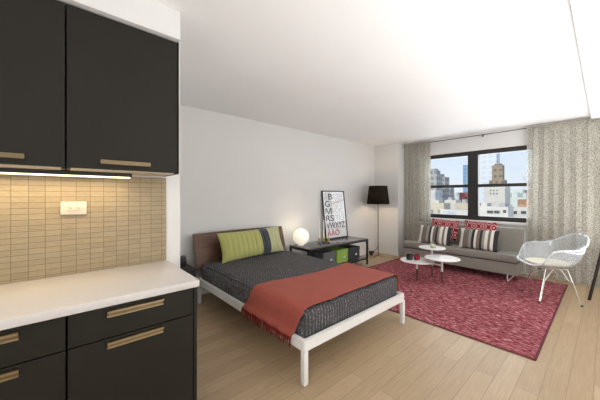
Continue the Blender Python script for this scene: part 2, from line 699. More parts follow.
win = bpy.data.objects.new('window_1', None)
C.objects.link(win)
win['kind'] = 'structure'
Y0, Y1 = YW + .03, YW + .13
bm = BM()
box(bm, WX0, WX1, Y0, Y1, WZ1 - .085, WZ1)
box(bm, WX0, WX1, Y0, Y1, WZ0, WZ0 + .085)
box(bm, WX0, WX0 + .05, Y0, Y1, WZ0, WZ1)
box(bm, WX1 - .05, WX1, Y0, Y1, WZ0, WZ1)
box(bm, -1.895, -1.71, Y0 - .01, Y1, WZ0 + .085, WZ1 - .085)
obj('window_frame', bm, 'window_frame', win, False)
for a, b in ((WX0 + .05, -1.895), (-1.71, WX1 - .05)):
    f = obj('meeting_rail', box(BM(), a, b, Y0 + .02, Y1 - .02, 1.60, 1.66), 'window_frame', win, False)
    p = obj('upper_pane', box(BM(), a, b, Y1 - .05, Y1 - .044, 1.66, WZ1 - .085), 'pane', win, False)
    p = obj('lower_pane', box(BM(), a, b, Y0 + .03, Y0 + .036, WZ0 + .085, 1.60), 'pane', win, False)

# ------------------------------------------------------------------ kitchen
struct('trim_3', box(BM(), XK, XK + .008, YB + .1, .617, .916, 1.562), 'tile')       # mosaic backsplash

# wall cabinets
XF = -1.96
for y0, y1, lab in ((-.58, .017, 'dark brown wall cabinet cut off by the left edge, beside the wider one'),
                    (.022, .603, 'dark brown wall cabinet above the counter end, next to the pale wall')):
    t = thing('wall_cabinet', lab, 'cabinet', (XK, y0, 1.572), 0, 'dark wall cabinets over the counter')
    L = y1 - y0
    bm = BM()
    box(bm, .0, .306, 0, .018, 0, .908)
    box(bm, .0, .306, L - .018, L, 0, .908)
    box(bm, .0, .306, .018, L - .018, .89, .908)
    box(bm, .0, .008, .018, L - .018, .0, .89)
    obj('cabinet_body', bm, 'cabinet', t, False)
    obj('bottom_panel', box(BM(), .008, .306, .018, L - .018, 0, .018), 'cabinet_in', t, False)['label'] = 'cream underside panel'
    dr = obj('door', box(BM(), .308, .33, .002, L - .003, .006, .905, .0015), 'cabinet', t, False)
    hy = (.15, .41) if y0 > 0 else (.18, .44)
    bm = BM()
    box(bm, .33, .352, hy[0], hy[1], .045, .050, .001)
    box(bm, .348, .353, hy[0], hy[1], .036, .061, .001)
    obj('handle', bm, 'bronze', dr, False)['label'] = 'flat bronze pull'
    if y0 > 0:
        obj('end_panel', box(BM(), 0, .334, L, L + .008, 0, .91), 'cabinet', t, False)

t = thing('under_cabinet_light', 'slim lit light bar under the dark wall cabinets', 'light', (XK + .12, -.56, 1.535))
bm = BM()
box(bm, 0, .045, 0, .92, .012, .036, .003)
obj('housing', bm, 'black_metal', t, False)
obj('light_strip', box(BM(), .006, .039, .01, .91, .004, .012), 'strip_glow', t, False)
ul = area('under_cabinet_light_glow', (.02, .46, -.004), (0, 0, 0), .04, .88, 2.2, (1.0, .78, .48))
ul.parent = t

# outlet
t = thing('wall_outlet', 'cream double wall outlet on the mosaic tile backsplash', 'outlet', (XK + .008, .062, 1.342))
obj('cover_plate', box(BM(), 0, .014, -.065, .065, -.042, .042, .004), 'outlet', t)
so = obj('socket_insert', box(BM(), .014, .017, -.034, .034, -.017, .017, .0015), 'outlet', t)
for sy in (-.02, .018):
    bm = BM()
    box(bm, .017, .0178, sy - .007, sy + .0, .004, .007)
    box(bm, .017, .0178, sy - .007, sy + .0, -.007, -.004)
    lathe(bm, [(0, .001), (.003, .001), (.003, 0)], (0, 0, 0), 10)
    for v in bm.verts:
        if abs(v.co.x) <= .0031 and abs(v.co.y) < .0031:
            v.co = Vector((.017 + v.co.z, sy + .007 + v.co.x, v.co.y))
    obj('slot', bm, 'outlet_dark', so, False)

# worktop and base cabinets
tag(obj('countertop', box(BM(), XK + .002, -1.624, -1.6, .627, .873, .914, .004), 'counter'), 'pale stone kitchen countertop over the dark base cabinets', 'countertop')


def pull(bm, x, y0, y1, z):
    """channel pull: dark back plate (slot 0) between two bright lips (slot 1)"""
    box(bm, x, x + .006, y0, y1, z - .014, z + .012, .001)
    n0 = set(bm.faces)
    box(bm, x, x + .024, y0 - .001, y1 + .001, z + .012, z + .017, .001)
    box(bm, x + .018, x + .024, y0 - .001, y1 + .001, z + .004, z + .017, .001)
    box(bm, x, x + .014, y0 - .001, y1 + .001, z - .020, z - .013, .001)
    for f in bm.faces:
        if f not in n0:
            f.material_index = 1


XB = -1.645
for y0, y1, hy, lab in ((-.62, .017, (.215, .485), 'dark brown base cabinet cut off by the left edge, under the countertop'),
                        (.022, .598, (.15, .405), 'dark brown base cabinet at the counter end nearest the bed')):
    t = thing('base_cabinet', lab, 'cabinet', (XK, y0, 0), 0, 'dark base cabinets under the countertop')
    L = y1 - y0
    xd = XB - XK
    bm = BM()
    box(bm, .02, xd - .024, 0, L, .1, .872)
    box(bm, .02, xd - .08, 0, L, 0, .1)
    obj('cabinet_body', bm, 'cabinet', t, False)
    for z0, z1, hz in ((.712, .866, .835), (.105, .706, .680)):
        d = obj('drawer', box(BM(), xd - .022, xd, .002, L - .003, z0, z1, .0015), 'cabinet', t, False)
        bm = BM()
        pull(bm, xd, hy[0], hy[1], hz)
        hh = obj('handle', bm, 'bronze', d, False)
        hh.data.materials.append(M['bronze_lit'])
        hh['label'] = 'bronze channel pull'
    if y0 > 0:
        obj('end_panel', box(BM(), .02, xd + .003, L + .001, L + .02, 0, .872), 'cabinet', t, False)

# ------------------------------------------------------------------ rug
RX0, RX1, RY0, RY1 = -3.1, -.405, 3.07, 6.02
bm = BM()


def rugf(u, v):
    x, y = RX0 + u * (RX1 - RX0), RY0 + v * (RY1 - RY0)
    e = min(u * (RX1 - RX0), (1 - u) * (RX1 - RX0), v * (RY1 - RY0), (1 - v) * (RY1 - RY0))
    z = .004 + min(1, e / .02) * .008
    z += .006 * noise.noise(Vector((x * 14, y * 38, 0))) * min(1, e / .03)
    x += .012 * noise.noise(Vector((x * 3, y * 6, 4))) if e < .02 else 0
    return Vector((x, y, z))


grid(bm, rugf, 135, 240)
rug = thing('area_rug', 'raspberry red shaggy area rug under the sofa and coffee table', 'rug', (0, 0, 0))
obj('pile', bm, 'rug', rug)
bm = BM()
box(bm, RX0 - .012, RX1 + .012, RY0 - .014, RY0 + .006, .001, .010, .003)
box(bm, RX0 - .012, RX1 + .012, RY1 - .006, RY1 + .014, .001, .010, .003)
box(bm, RX0 - .014, RX0 + .006, RY0, RY1, .001, .010, .003)
box(bm, RX1 - .006, RX1 + .014, RY0, RY1, .001, .010, .003)
obj('edge_binding', bm, 'rug_edge', rug)['label'] = 'dark bound edge'

# ------------------------------------------------------------------ bed
bx0, bx1, by0, by1 = -3.59, -1.478, 1.350, 2.872
bed = thing('bed', 'low white metal platform bed with a walnut headboard', 'bed', (0, 0, 0))


def rail_ring(bm, x0, x1, y0, y1, z0, z1, w, r):
    def loop(x0, x1, y0, y1, r):
        out = []
        for cx, cy, a0 in ((x1 - r, y1 - r, 0), (x0 + r, y1 - r, 90), (x0 + r, y0 + r, 180), (x1 - r, y0 + r, 270)):
            for k in range(6):
                a = math.radians(a0 + 90 * k / 5)
                out.append((cx + r * math.cos(a), cy + r * math.sin(a)))
        return out
    O, I = loop(x0, x1, y0, y1, r), loop(x0 + w, x1 - w, y0 + w, y1 - w, max(.004, r * .6))
    n = len(O)
    vs = [[bm.verts.new((p[0], p[1], z)) for p in L] for L, z in ((O, z0), (O, z1), (I, z1), (I, z0))]
    for a in range(4):
        A, B = vs[a], vs[(a + 1) % 4]
        for k in range(n):
            bm.faces.new((A[k], A[(k + 1) % n], B[(k + 1) % n], B[k]))


bm = BM()
rail_ring(bm, bx0, bx1, by0, by1, .258, .335, .035, .03)
obj('rail_frame', bm, 'white_metal', bed)
obj('slat_deck', box(BM(), bx0 + .036, bx1 - .036, by0 + .036, by1 - .036, .268, .292), 'white_metal', bed, False)
for sx in (0, 1):
    for sy in (0, 1):
        x = bx0 if sx == 0 else bx1 - .044
        y = by0 if sy == 0 else by1 - .044
        bm = BM()
        box(bm, x, x + .044, y, y + .044, 0.004, .257, .006)
        box(bm, x + .004, x + .040, y + .004, y + .040, 0, .006, .001)
        obj('leg', bm, 'white_metal', bed)
# headboard: a slightly curved walnut panel tilted back
bm = BM()


def hb(u, v, back):
    y = 1.352 + u * 1.525
    z = .43 + v * .465
    bow = .03 * (2 * u - 1) ** 2
    x = -3.622 - .135 * v ** 1.25 + bow * .7 - (.022 if back else 0)
    z += .006 * (1 - (2 * u - 1) ** 2)
    return Vector((x, y, z))


nu, nv = 24, 8
F = [[bm.verts.new(hb(i / nu, j / nv, 0)) for j in range(nv + 1)] for i in range(nu + 1)]
K = [[bm.verts.new(hb(i / nu, j / nv, 1)) for j in range(nv + 1)] for i in range(nu + 1)]
for i in range(nu):
    for j in range(nv):
        bm.faces.new((F[i][j], F[i + 1][j], F[i + 1][j + 1], F[i][j + 1]))
        bm.faces.new((K[i][j], K[i][j + 1], K[i + 1][j + 1], K[i + 1][j]))
    bm.faces.new((F[i][0], K[i][0], K[i + 1][0], F[i + 1][0]))
    bm.faces.new((F[i][nv], F[i + 1][nv], K[i + 1][nv], K[i][nv]))
for j in range(nv):
    bm.faces.new((F[0][j], F[0][j + 1], K[0][j + 1], K[0][j]))
    bm.faces.new((F[nu][j], K[nu][j], K[nu][j + 1], F[nu][j + 1]))
h = obj('headboard', bm, 'walnut', bed)
h['label'] = 'walnut headboard panel tilted back'
for y in (1.50, 2.74):
    obj('headboard_bracket', tube(BM(), [(-3.61, y, .25), (-3.645, y, .34), (-3.66, y, .47), (-3.75, y, .72)], .012), 'chrome', bed)
obj('mattress', roundbox(BM(), -3.56, -1.575, 1.43, 2.80, .294, .495, .05, .08), 'cream', bed)

bm = BM()
roundbox(bm, -3.585, -1.530, 1.396, 2.840, .262, .522, .065, .03, .010, 5.0, 3)
bmesh.ops.delete(bm, geom=[f for f in bm.faces if all(v.co.z < .30 for v in f.verts)], context='FACES')
for v in bm.verts:      # soft folds on the hanging sides
    if v.co.z < .46:
        k = (.46 - v.co.z) / .2
        if v.co.x > -1.62:
            v.co.x += k * .003 * math.sin(v.co.y * 46) - .004 * k
        else:
            v.co.y += k * .005 * math.sin(v.co.x * 21 + 1)
    v.co.y = min(max(v.co.y, 1.387), 2.834 if v.co.z < .345 else 2.85)
    v.co.x = min(v.co.x, -1.521)
tag(obj('bedspread', bm, 'quilt'), 'charcoal grey quilted bedspread covering the bed mattress', 'bedspread')

# throw blanket
t = thing('throw_blanket', 'brick red fringed wool throw laid across the foot of the bed', 'blanket', (0, 0, 0))
path = [(1.338, .318), (1.340, .338), (1.350, .352), (1.366, .372), (1.376, .42), (1.378, .45), (1.386, .49), (1.408, .523),
        (1.445, .539), (1.55, .541), (2.1, .542), (2.65, .541), (2.79, .539), (2.832, .523), (2.858, .49), (2.866, .43), (2.868, .38), (2.878, .352), (2.886, .31)]
cum = [0]
for a, b in zip(path[:-1], path[1:]):
    cum.append(cum[-1] + math.hypot(b[0] - a[0], b[1] - a[1]))


def on_path(s):
    s *= cum[-1]
    for i in range(len(path) - 1):
        if s <= cum[i + 1] + 1e-9:
            k = (s - cum[i]) / (cum[i + 1] - cum[i])
            return path[i][0] + k * (path[i + 1][0] - path[i][0]), path[i][1] + k * (path[i + 1][1] - path[i][1])
    return path[-1]


def thr(u, v):
    y, z = on_path(v)
    x0 = -2.235 + .05 * math.sin(y * 3 + 1) * 1 + .018 * noise.noise(Vector((y * 4, 0, 1)))
    x1 = -1.548 + .010 * noise.noise(Vector((y * 6, 3, 1)))
    if z < .51 and y < 2:
        x0 -= (.51 - z) * .45
        x1 -= (.51 - z) * .35
    x = x0 + u * (x1 - x0)
    nz = noise.noise(Vector((x * 7, y * 5, 2))) * .006
    if z > .51:
        z += abs(nz) + .003
    else:
        f = .006 * (1 + math.sin(x * 38 + y * 3)) * min(1, (.52 - z) * 6)
        y += (-f if y < 2 else f)
    return Vector((x, y, z))


bm = BM()
grid(bm, thr, 40, 110)
o = solid(obj('blanket', bm, 'throw', t, angle=80), .007, 1)
bm = BM()
random.seed(3)
for i in range(64):
    u = (i + .5) / 64
    p = thr(u, 0.0)
    dz = random.uniform(.045, .07)
    dx = random.uniform(-.012, .012)
    dy = random.uniform(-.010, .0)
    tube(bm, [p + Vector((0, -.004, .01)), p + Vector((dx * .4, -.008 + dy * .5, -dz * .5)), p + Vector((dx, -.006 + dy, -dz))], [.0055, .0045, .0025], 5)
obj('fringe', bm, 'fringe', t)['label'] = 'dark red twisted fringe'

# pillow
def pillow(name, W, H, T, pleat=None, seed=0, n=44, sag=0.0):
    bm = BM()

    def f(u, v, sgn):
        a, b = 2 * u - 1, 2 * v - 1
        k = max(0, (1 - abs(a) ** 3.2)) ** .55 * max(0, (1 - abs(b) ** 2.6)) ** .6
        t = T / 2 * k
        if pleat:
            t *= 1 - .20 * (1 - abs(math.sin(PI * u * pleat)) ** .5)
        pin = 1 - .05 * (1 - abs(b) ** 2) * abs(a) ** 3
        pin2 = 1 - .06 * (1 - abs(a) ** 2) * abs(b) ** 3
        x, y = a * W / 2 * pin, b * H / 2 * pin2
        t += .006 * noise.noise(Vector((x * 8 + seed, y * 8, sgn))) * k
        y -= sag * (1 - abs(a)) * max(0, b)
        return Vector((x, y, sgn * t))
    for s in (1, -1):
        grid(bm, lambda u, v: f(u, v, s), n, max(16, int(n * H / W)))
    bmesh.ops.remove_doubles(bm, verts=bm.verts, dist=.0008)
    return bm


def place(o, c, xa, up):
    xa = Vector(xa).normalized()
    up = Vector(up)
    up = (up - xa * up.dot(xa)).normalized()
    z = xa.cross(up)
    m = Matrix((xa, up, z)).transposed().to_4x4()
    m.translation = Vector(c)
    o.matrix_world = m
    return o


o = tag(obj('lumbar_pillow', pillow('p', 1.10, .41, .17, pleat=14, seed=1, n=120), 'lime', angle=80), 'long pleated lime green pillow with a charcoal band leaning on the headboard', 'pillow')
place(o, (-3.475, 2.145, .722), (-.06, 1, .015), (-.34, 0, .94))

# ------------------------------------------------------------------ nightstand and the black device on it
t = thing('nightstand', 'low black nightstand half hidden behind the counter, beside the bed', 'nightstand', (-3.62, 1.06, 0))
obj('tabletop', box(BM(), -.22, .22, -.22, .225, .475, .50, .003), 'nightstand', t)
obj('drawer_case', box(BM(), -.21, .21, -.21, .21, .33, .475, .003), 'nightstand', t)
for sx in (-1, 1):
    for sy in (-1, 1):
        obj('leg', box(BM(), sx * .195 - .014, sx * .195 + .014, sy * .195 - .014, sy * .195 + .014, 0, .33, .003), 'nightstand', t)
t = thing('desk_speaker', 'small black boxy speaker standing on the black nightstand', 'speaker', (-3.66, 1.175, .50), -.3)
obj('speaker_body', box(BM(), -.045, .045, -.06, .06, .012, .135, .010), 'black_plastic', t)
obj('speaker_foot', box(BM(), -.035, .035, -.045, .045, 0, .012, .003), 'black_metal', t)
obj('front_grille', box(BM(), .045, .049, -.048, .048, .026, .120, .003), 'black_metal', t)

# ------------------------------------------------------------------ side bench with what stands on it
t = thing('console_table', 'long low black metal console table against the bed wall', 'table', (-3.505, 3.92, 0))
hx, hy, tk = .25, .85, .032
obj('tabletop', box(BM(), -hx + .004, hx - .004, -hy + .004, hy - .004, .523, .535, .002), 'bench_top', t)
bm = BM()
for x in (-hx, hx - tk):
    box(bm, x, x + tk, -hy, hy, .49, .522)
    box(bm, x, x + tk, -hy, hy, .115, .14)
for y in (-hy, hy - tk):
    box(bm, -hx + tk, hx - tk, y, y + tk, .49, .522)
    box(bm, -hx + tk, hx - tk, y, y + tk, .115, .14)
obj('frame', bm, 'black_metal', t, False)
obj('lower_shelf', box(BM(), -hx + .003, hx - .003, -hy + .003, hy - .003, .1405, .150, .002), 'bench_top', t)
for x in (-hx, hx - tk):
    for y in (-hy, hy - tk):
        L = obj('leg', box(BM(), x, x + tk, y, y + tk, .065, .523), 'black_metal', t, False)
        bm = BM()
        tube(bm, [(x + tk / 2 - .011, y + tk / 2, .027), (x + tk / 2 + .011, y + tk / 2, .027)], .027, 14)
        box(bm, x + .004, x + tk - .004, y + .006, y + tk - .006, .035, .066)
        obj('caster', bm, 'black_plastic', L)

for y0, y1, m, lab in ((3.50, 3.83, 'box_grey', 'grey lidded storage box on the console shelf, left of the green one'),
                       (3.87, 4.20, 'box_green', 'bright green lidded storage box in the middle of the console shelf'),
                       (4.235, 4.58, 'box_dark', 'charcoal lidded storage box on the console shelf, right of the green one')):
    t = thing('storage_box', lab, 'box', (-3.485, (y0 + y1) / 2, .150), 0, 'storage boxes on the console shelf')
    w2 = (y1 - y0) / 2
    obj('box_body', box(BM(), -.215, .155, -w2 + .004, w2 - .004, 0, .19, .003), m, t)
    obj('lid', box(BM(), -.219, .159, -w2, w2, .185, .245, .003), m, t)
    obj('label_holder', box(BM(), .155, .158, -.022 + .05, .022 + .05, .085, .115, .001), 'label', t)['label'] = 'small white label'

t = thing('globe_lamp', 'round white glowing globe lamp on the end of the console', 'lamp', (-3.62, 3.225, .535))
obj('base', lathe(BM(), [(0, 0), (.055, 0), (.055, .012), (.03, .016), (0, .016)]), 'white_metal', t)
bm = BM()
lathe(bm, [(.145 * math.sin(PI * k / 24), .152 - .145 * math.cos(PI * k / 24)) for k in range(25)])
obj('globe', bm, 'globe', t)
pl = bpy.data.lights.new('globe_lamp_light', 'POINT')
pl.energy = 1.6
pl.color = (1.0, .80, .52)
pl.shadow_soft_size = .15
po = bpy.data.objects.new('globe_lamp_light', pl)
C.objects.link(po)
po.parent = t
po.location = (.03, 0, .33)

for x, y, base, hgt, lab in ((-3.53, 3.605, 'blue_glaze', .41, 'white taper candle in a blue-footed holder on the console, nearest the globe lamp'),
                             (-3.475, 3.665, 'black_plastic', .41, 'white taper candle in a black-footed holder, middle of the three'),
                             (-3.415, 3.73, 'black_plastic', 0, 'yellow candle holder without a tall candle, nearest the poster')):
    t = thing('candlestick', lab, 'candle', (x, y, .535), 0, 'candlesticks on the console')
    obj('foot', lathe(BM(), [(0, 0), (.021, 0), (.023, .012), (.019, .024), (.012, .03), (0, .03)], n=20), base, t)
    obj('cup', lathe(BM(), [(0, .03), (.011, .03), (.016, .055), (.021, .085), (.021, .10), (0, .10)], n=20), 'brass', t)
    if hgt:
        obj('taper', lathe(BM(), [(0, .10), (.0125, .10), (.0115, hgt * .8), (.009, hgt + .02), (0, hgt + .03)], n=16), 'candle', t)
    else:
        obj('candle_stub', lathe(BM(), [(0, .10), (.016, .10), (.014, .125), (0, .13)], n=16), 'brass', t)

# poster leaning on the wall
PW, PH = .70, 1.0
t = bpy.data.objects.new('framed_poster', None)
C.objects.link(t)
tag(t, 'framed alphabet poster in black frame leaning on the wall above the console', 'poster')
place(t, (-3.725, 4.345, .537), (0, 1, 0), (-.115, 0, .993))
bm = BM()
fw = .020
box(bm, -PW / 2, PW / 2, 0, fw, -.022, .004)
box(bm, -PW / 2, PW / 2, PH - fw, PH, -.022, .004)
box(bm, -PW / 2, -PW / 2 + fw, fw, PH - fw, -.022, .004)
box(bm, PW / 2 - fw, PW / 2, fw, PH - fw, -.022, .004)
obj('frame', bm, 'black_metal', t, False)
obj('print', box(BM(), -PW / 2 + fw, PW / 2 - fw, fw, PH - fw, -.016, -.008), 'paper', t, False)


def letters(txt, size, x, y, z, m, parent, squeeze=1.0):
    cu = bpy.data.curves.new('txt', 'FONT')
    cu.body = txt
    cu.size = size
    cu.extrude = .0008
    cu.offset = size * .004 if txt == 'M' else size * .010
    tmp = bpy.data.objects.new('txt', cu)
    C.objects.link(tmp)
    bpy.context.view_layer.update()
    dg = bpy.context.evaluated_depsgraph_get()
    me = bpy.data.meshes.new_from_object(tmp.evaluated_get(dg))
    bpy.data.objects.remove(tmp)
    bpy.data.curves.remove(cu)
    xs = [v.co.x for v in me.vertices]
    s = squeeze / (max(xs) - min(xs))
    mn = min(xs)
    for v in me.vertices:
        v.co = Vector((x + (v.co.x - mn) * s, y + v.co.y, z + v.co.z))
    me.materials.clear()
    me.materials.append(M[m])
    o = bpy.data.objects.new('lettering', me)
    C.objects.link(o)
    o.parent = parent
    return o


rows = [(('A', 'ink_pale', .10), ('B', 'ink_dark', .13), ('CDEF', 'ink_pale', .31)),
        (('G', 'ink_dark', .15), ('HIJKL', 'ink_pale', .40)),
        (('M', 'ink_dark', .19), ('NOPQ', 'ink_pale', .36)),
        (('RS', 'ink_dark', .24), ('TU', 'ink_pale', .30)),
        (('VWXYZ', 'ink_dark', .58),),
        (('\u00c5\u00c4\u00d6', 'ink_red', .38),)]
for i, row in enumerate(rows):
    y = PH - .185 - i * .150
    x = -.29
    for txt, m, lw in row:
        if txt == 'M':
            bm = BM()
            hc, st = .122, .026
            for q in (((0, 0), (st, 0), (st, hc), (0, hc)), ((lw - st, 0), (lw, 0), (lw, hc), (lw - st, hc)),
                      ((st * .4, hc), (st * 1.5, hc), (lw / 2 + st * .4, 0), (lw / 2 - st * .4, 0)),
                      ((lw - st * 1.5, hc), (lw - st * .4, hc), (lw / 2 + st * .4, 0), (lw / 2 - st * .4, 0))):
                lo = [bm.verts.new((x + a, y + b, -.0078)) for a, b in q]
                hi = [bm.verts.new((x + a, y + b, -.0062)) for a, b in q]
                bm.faces.new(hi)
                bm.faces.new(lo[::-1])
                for c in range(4):
                    bm.faces.new((lo[c], lo[(c + 1) % 4], hi[(c + 1) % 4], hi[c]))
            obj('lettering', bm, m, t, False)
        else:
            letters(txt, .175 if i < 5 else .155, x, y, -.007, m, t, lw)
        x += lw + .022
obj('glazing', box(BM(), -PW / 2 + fw, PW / 2 - fw, fw, PH - fw, -.004, -.002), 'poster_glass', t, False)

# ------------------------------------------------------------------ floor lamp and its adapter
t = thing('floor_lamp', 'tall floor lamp with a black drum shade in the corner', 'lamp', (-3.50, 5.52, 0))
for k in range(3):
    a = math.radians(25 + 120 * k)
    obj('foot', tube(BM(), [(.17 * math.cos(a), .17 * math.sin(a), .008), (.09 * math.cos(a), .09 * math.sin(a), .022), (0, 0, .05)], [.007, .008, .009], 8), 'dark_steel', t)
obj('pole', tube(BM(), [(0, 0, .03), (0, 0, 1.30)], .0125, 12), 'dark_steel', t)
obj('lamp_holder', lathe(BM(), [(0, 1.295), (.018, 1.295), (.018, 1.37), (0, 1.37)], n=16), 'black_plastic', t)
bm = BM()
lathe(bm, [(.205, 1.655), (.255, 1.235)], n=64)
o = solid(obj('lamp_shade', bm, 'shade', t), .003)
bm = BM()
for k in range(3):
    a = 2 * PI * k / 3
    tube(bm, [(0, 0, 1.37), (.203 * math.cos(a), .203 * math.sin(a), 1.63)], .0025, 6)
obj('shade_spider', bm, 'chrome', t)
bm = BM()
lathe(bm, [(.035 * math.sin(PI * k / 12), 1.41 - .038 * math.cos(PI * k / 12)) for k in range(13)], n=16)
obj('bulb', bm, 'globe', t)
pl = bpy.data.lights.new('floor_lamp_light', 'POINT')
pl.energy = 11
pl.color = (1.0, .76, .48)
pl.shadow_soft_size = .05
po = bpy.data.objects.new('floor_lamp_light', pl)
C.objects.link(po)
po.parent = t
po.location = (0, 0, 1.39)

t = thing('power_adapter', 'black power adapter with cords lying on the floor behind the lamp', 'adapter', (-3.72, 5.58, 0))
obj('adapter_body', box(BM(), -.035, .035, -.065, .065, .045, .10, .008), 'black_plastic', t)
obj('adapter_foot', box(BM(), -.025, .025, -.03, .03, 0, .046, .004), 'black_plastic', t)
obj('cord', tube(BM(), [(0, -.06, .09), (.03, -.13, .14), (.05, -.22, .24), (.06, -.33, .36), (.05, -.70, .48)], .005, 6), 'black_plastic', t)
obj('cord', tube(BM(), [(.0, .06, .09), (.07, .06, .12), (.15, .02, .20), (.205, -.04, .30)], .005, 6), 'black_plastic', t)

# ------------------------------------------------------------------ sofa
t = thing('sofa', 'armless taupe sofa with a low backrest under the window', 'sofa', (-1.895, 5.745, .012))
hw = .965
obj('seat_base', roundbox(BM(), -hw, hw, -.29, .24, .12, .318, .015, .05), 'sofa', t)
obj('seat_cushion', roundbox(BM(), -hw - .006, hw + .006, -.305, .235, .320, .452, .038, .04, .006, 3, 5), 'sofa', t)
bm = roundbox(BM(), -hw, hw, .10, .245, .13, .845, .03, .05, .004, 3, 9)
for v in bm.verts:
    v.co.y += (v.co.z - .40) * .14 if v.co.z > .40 else 0
o = obj('backrest', bm, 'sofa', t)
for x in (-.78, .83):
    obj('leg', tube(BM(), [(x, -.25, .125), (x, -.245, .02), (x, -.225, .006), (x, -.20, .005), (x, .15, .005), (x, .18, .006), (x, .20, .02), (x, .205, .125)], .008, 8), 'white_metal', t)
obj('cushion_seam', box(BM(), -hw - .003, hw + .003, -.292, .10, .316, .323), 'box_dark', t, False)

o = tag(obj('scatter_cushion', pillow('p', .53, .40, .14, seed=4), 'ogee', angle=80), 'red ogee-print cushion on the sofa, behind the left striped cushion', 'cushion', 'red patterned sofa cushions')
place(o, (-2.15, 5.775, .755), (1, .02, -.05), (0, .28, .96))
o2 = o.copy(); C.objects.link(o2)
o2['label'] = 'red ogee-print cushion on the sofa, behind the right striped cushion'
place(o2, (-1.54, 5.775, .758), (1, -.02, -.02), (0, .28, .96))
o = tag(obj('scatter_cushion', pillow('p', .61, .38, .15, seed=8), 'stripes', angle=80), 'striped black and white cushion on the left half of the sofa', 'cushion', 'striped sofa cushions')
place(o, (-2.265, 5.61, .640), (1, .04, .0), (0, .38, .93))
o2 = o.copy(); C.objects.link(o2)
o2['label'] = 'striped black and white cushion on the right half of the sofa'
place(o2, (-1.51, 5.61, .640), (1, -.02, .0), (0, .38, .93))

# ------------------------------------------------------------------ coffee table: three round tops on three legs
t = thing('coffee_table', 'white three-tiered coffee table with round tops and dipped legs on the rug', 'table', (-1.95, 4.64, .012))
LG = [((-2.083, 4.453), .338, .265), ((-1.745, 4.603), .412, .258), ((-2.012, 4.87), .510, .215)]
off = Vector((-1.95, 4.64))
for (x, y), hgt, rad in LG:
    x, y = x - off.x, y - off.y
    obj('tabletop', lathe(BM(), [(0, hgt - .014), (rad - .006, hgt - .014), (rad, hgt - .008), (rad, hgt - .003), (rad - .003, hgt), (0, hgt)], (x, y, 0), 64), 'table_white', t)
    L = obj('leg', tube(BM(), [(x, y, .19), (x, y, hgt - .014)], .017, 16), 'table_white', t)
    obj('dipped_end', tube(BM(), [(x, y, 0), (x, y, .19)], [.013, .017], 16), 'table_wood', L)['label'] = 'dark wood leg end'
cx = sum(l[0][0] for l in LG) / 3 - off.x
cy = sum(l[0][1] for l in LG) / 3 - off.y
for (x, y), hgt, rad in LG:
    bm = tube(BM(), [(x - off.x, y - off.y, .285), (cx, cy, .285)], .018, 8)
    obj('cross_bar', bm, 'table_white', t)


def cup(name, loc, r, h, m, lab, cat):
    t = thing(name, lab, cat, loc)
    obj('jar', lathe(BM(), [(0, 0), (r * .96, 0), (r, .008), (r, h), (r - .005, h), (r - .006, .02), (0, .02)], n=28), m, t)
    obj('candle_wax', lathe(BM(), [(0, .021), (r - .007, .021), (r - .007, h * .7), (0, h * .7)], n=28), m, t)
    return t


zt = .012 + .338
cup('candle_jar', (-2.190, 4.405, zt), .052, .088, 'black_plastic', 'black candle jar on the lowest left table top', 'candle')
cup('candle_jar', (-2.095, 4.475, zt), .047, .088, 'red_glaze', 'dark red candle jar beside the black one on the coffee table', 'candle')
t = thing('votive_glass', 'small clear glass with a pale yellow candle on the highest table top', 'glass', (-1.985, 4.84, .012 + .510))
obj('glass', lathe(BM(), [(0, 0), (.040, 0), (.044, .006), (.046, .085), (.042, .085), (.040, .010), (0, .010)], n=28), 'clear_glass', t)
obj('candle', lathe(BM(), [(0, .011), (.034, .011), (.034, .055), (0, .055)], n=20), simple('pale_yellow_wax', (.72, .70, .25), .5), t)
t = thing('booklet', 'thin white booklet lying on the right-hand table top', 'booklet', (-1.70, 4.66, .012 + .412), .55)
obj('pages', box(BM(), -.11, .11, -.08, .08, 0.0, .008, .001), 'paper', t, False)
obj('cover', box(BM(), -.112, .112, -.082, .082, .008, .010, .0005), 'label', t, False)

# ------------------------------------------------------------------ clear armchair
fwd = Vector((-.856, -.517))
ch = thing('armchair', 'clear plastic shell armchair on chrome wire legs at the rug edge', 'chair', (-.503, 5.032, .012), math.atan2(fwd.y, fwd.x))
SC_ = 1.07


def rim(phi):
    """outer rim of the tub, phi=0 is the front"""
    a = abs((phi + PI) % (2 * PI) - PI)
    s = 1 if ((phi + PI) % (2 * PI) - PI) >= 0 else -1
    key = [(0, .265, 0, .462), (25, .265, .13, .464), (42, .245, .225, .475), (52, .20, .275, .51), (60, .165, .308, .59), (70, .115, .325, .66),
           (90, .015, .328, .688), (112, -.10, .315, .695), (132, -.20, .27, .745), (150, -.262, .185, .815), (165, -.285, .10, .845), (180, -.292, 0, .852)]
    d = math.degrees(a)
    for i in range(len(key) - 1):
        if d <= key[i + 1][0] + 1e-6:
            k0, k1, k2, k3 = key[max(i - 1, 0)], key[i], key[i + 1], key[min(i + 2, len(key) - 1)]
            tt = (d - k1[0]) / (k2[0] - k1[0])
            out = []
            for q in (1, 2, 3):
                m1 = (k2[q] - k0[q]) / max(1e-6, k2[0] - k0[0]) * (k2[0] - k1[0])
                m2 = (k3[q] - k1[q]) / max(1e-6, k3[0] - k1[0]) * (k2[0] - k1[0])
                t2, t3 = tt * tt, tt ** 3
                out.append((2 * t3 - 3 * t2 + 1) * k1[q] + (t3 - 2 * t2 + tt) * m1 + (-2 * t3 + 3 * t2) * k2[q] + (t3 - t2) * m2)
            return Vector((out[0], s * out[1], out[2]))
    return Vector((-.292, 0, .852))


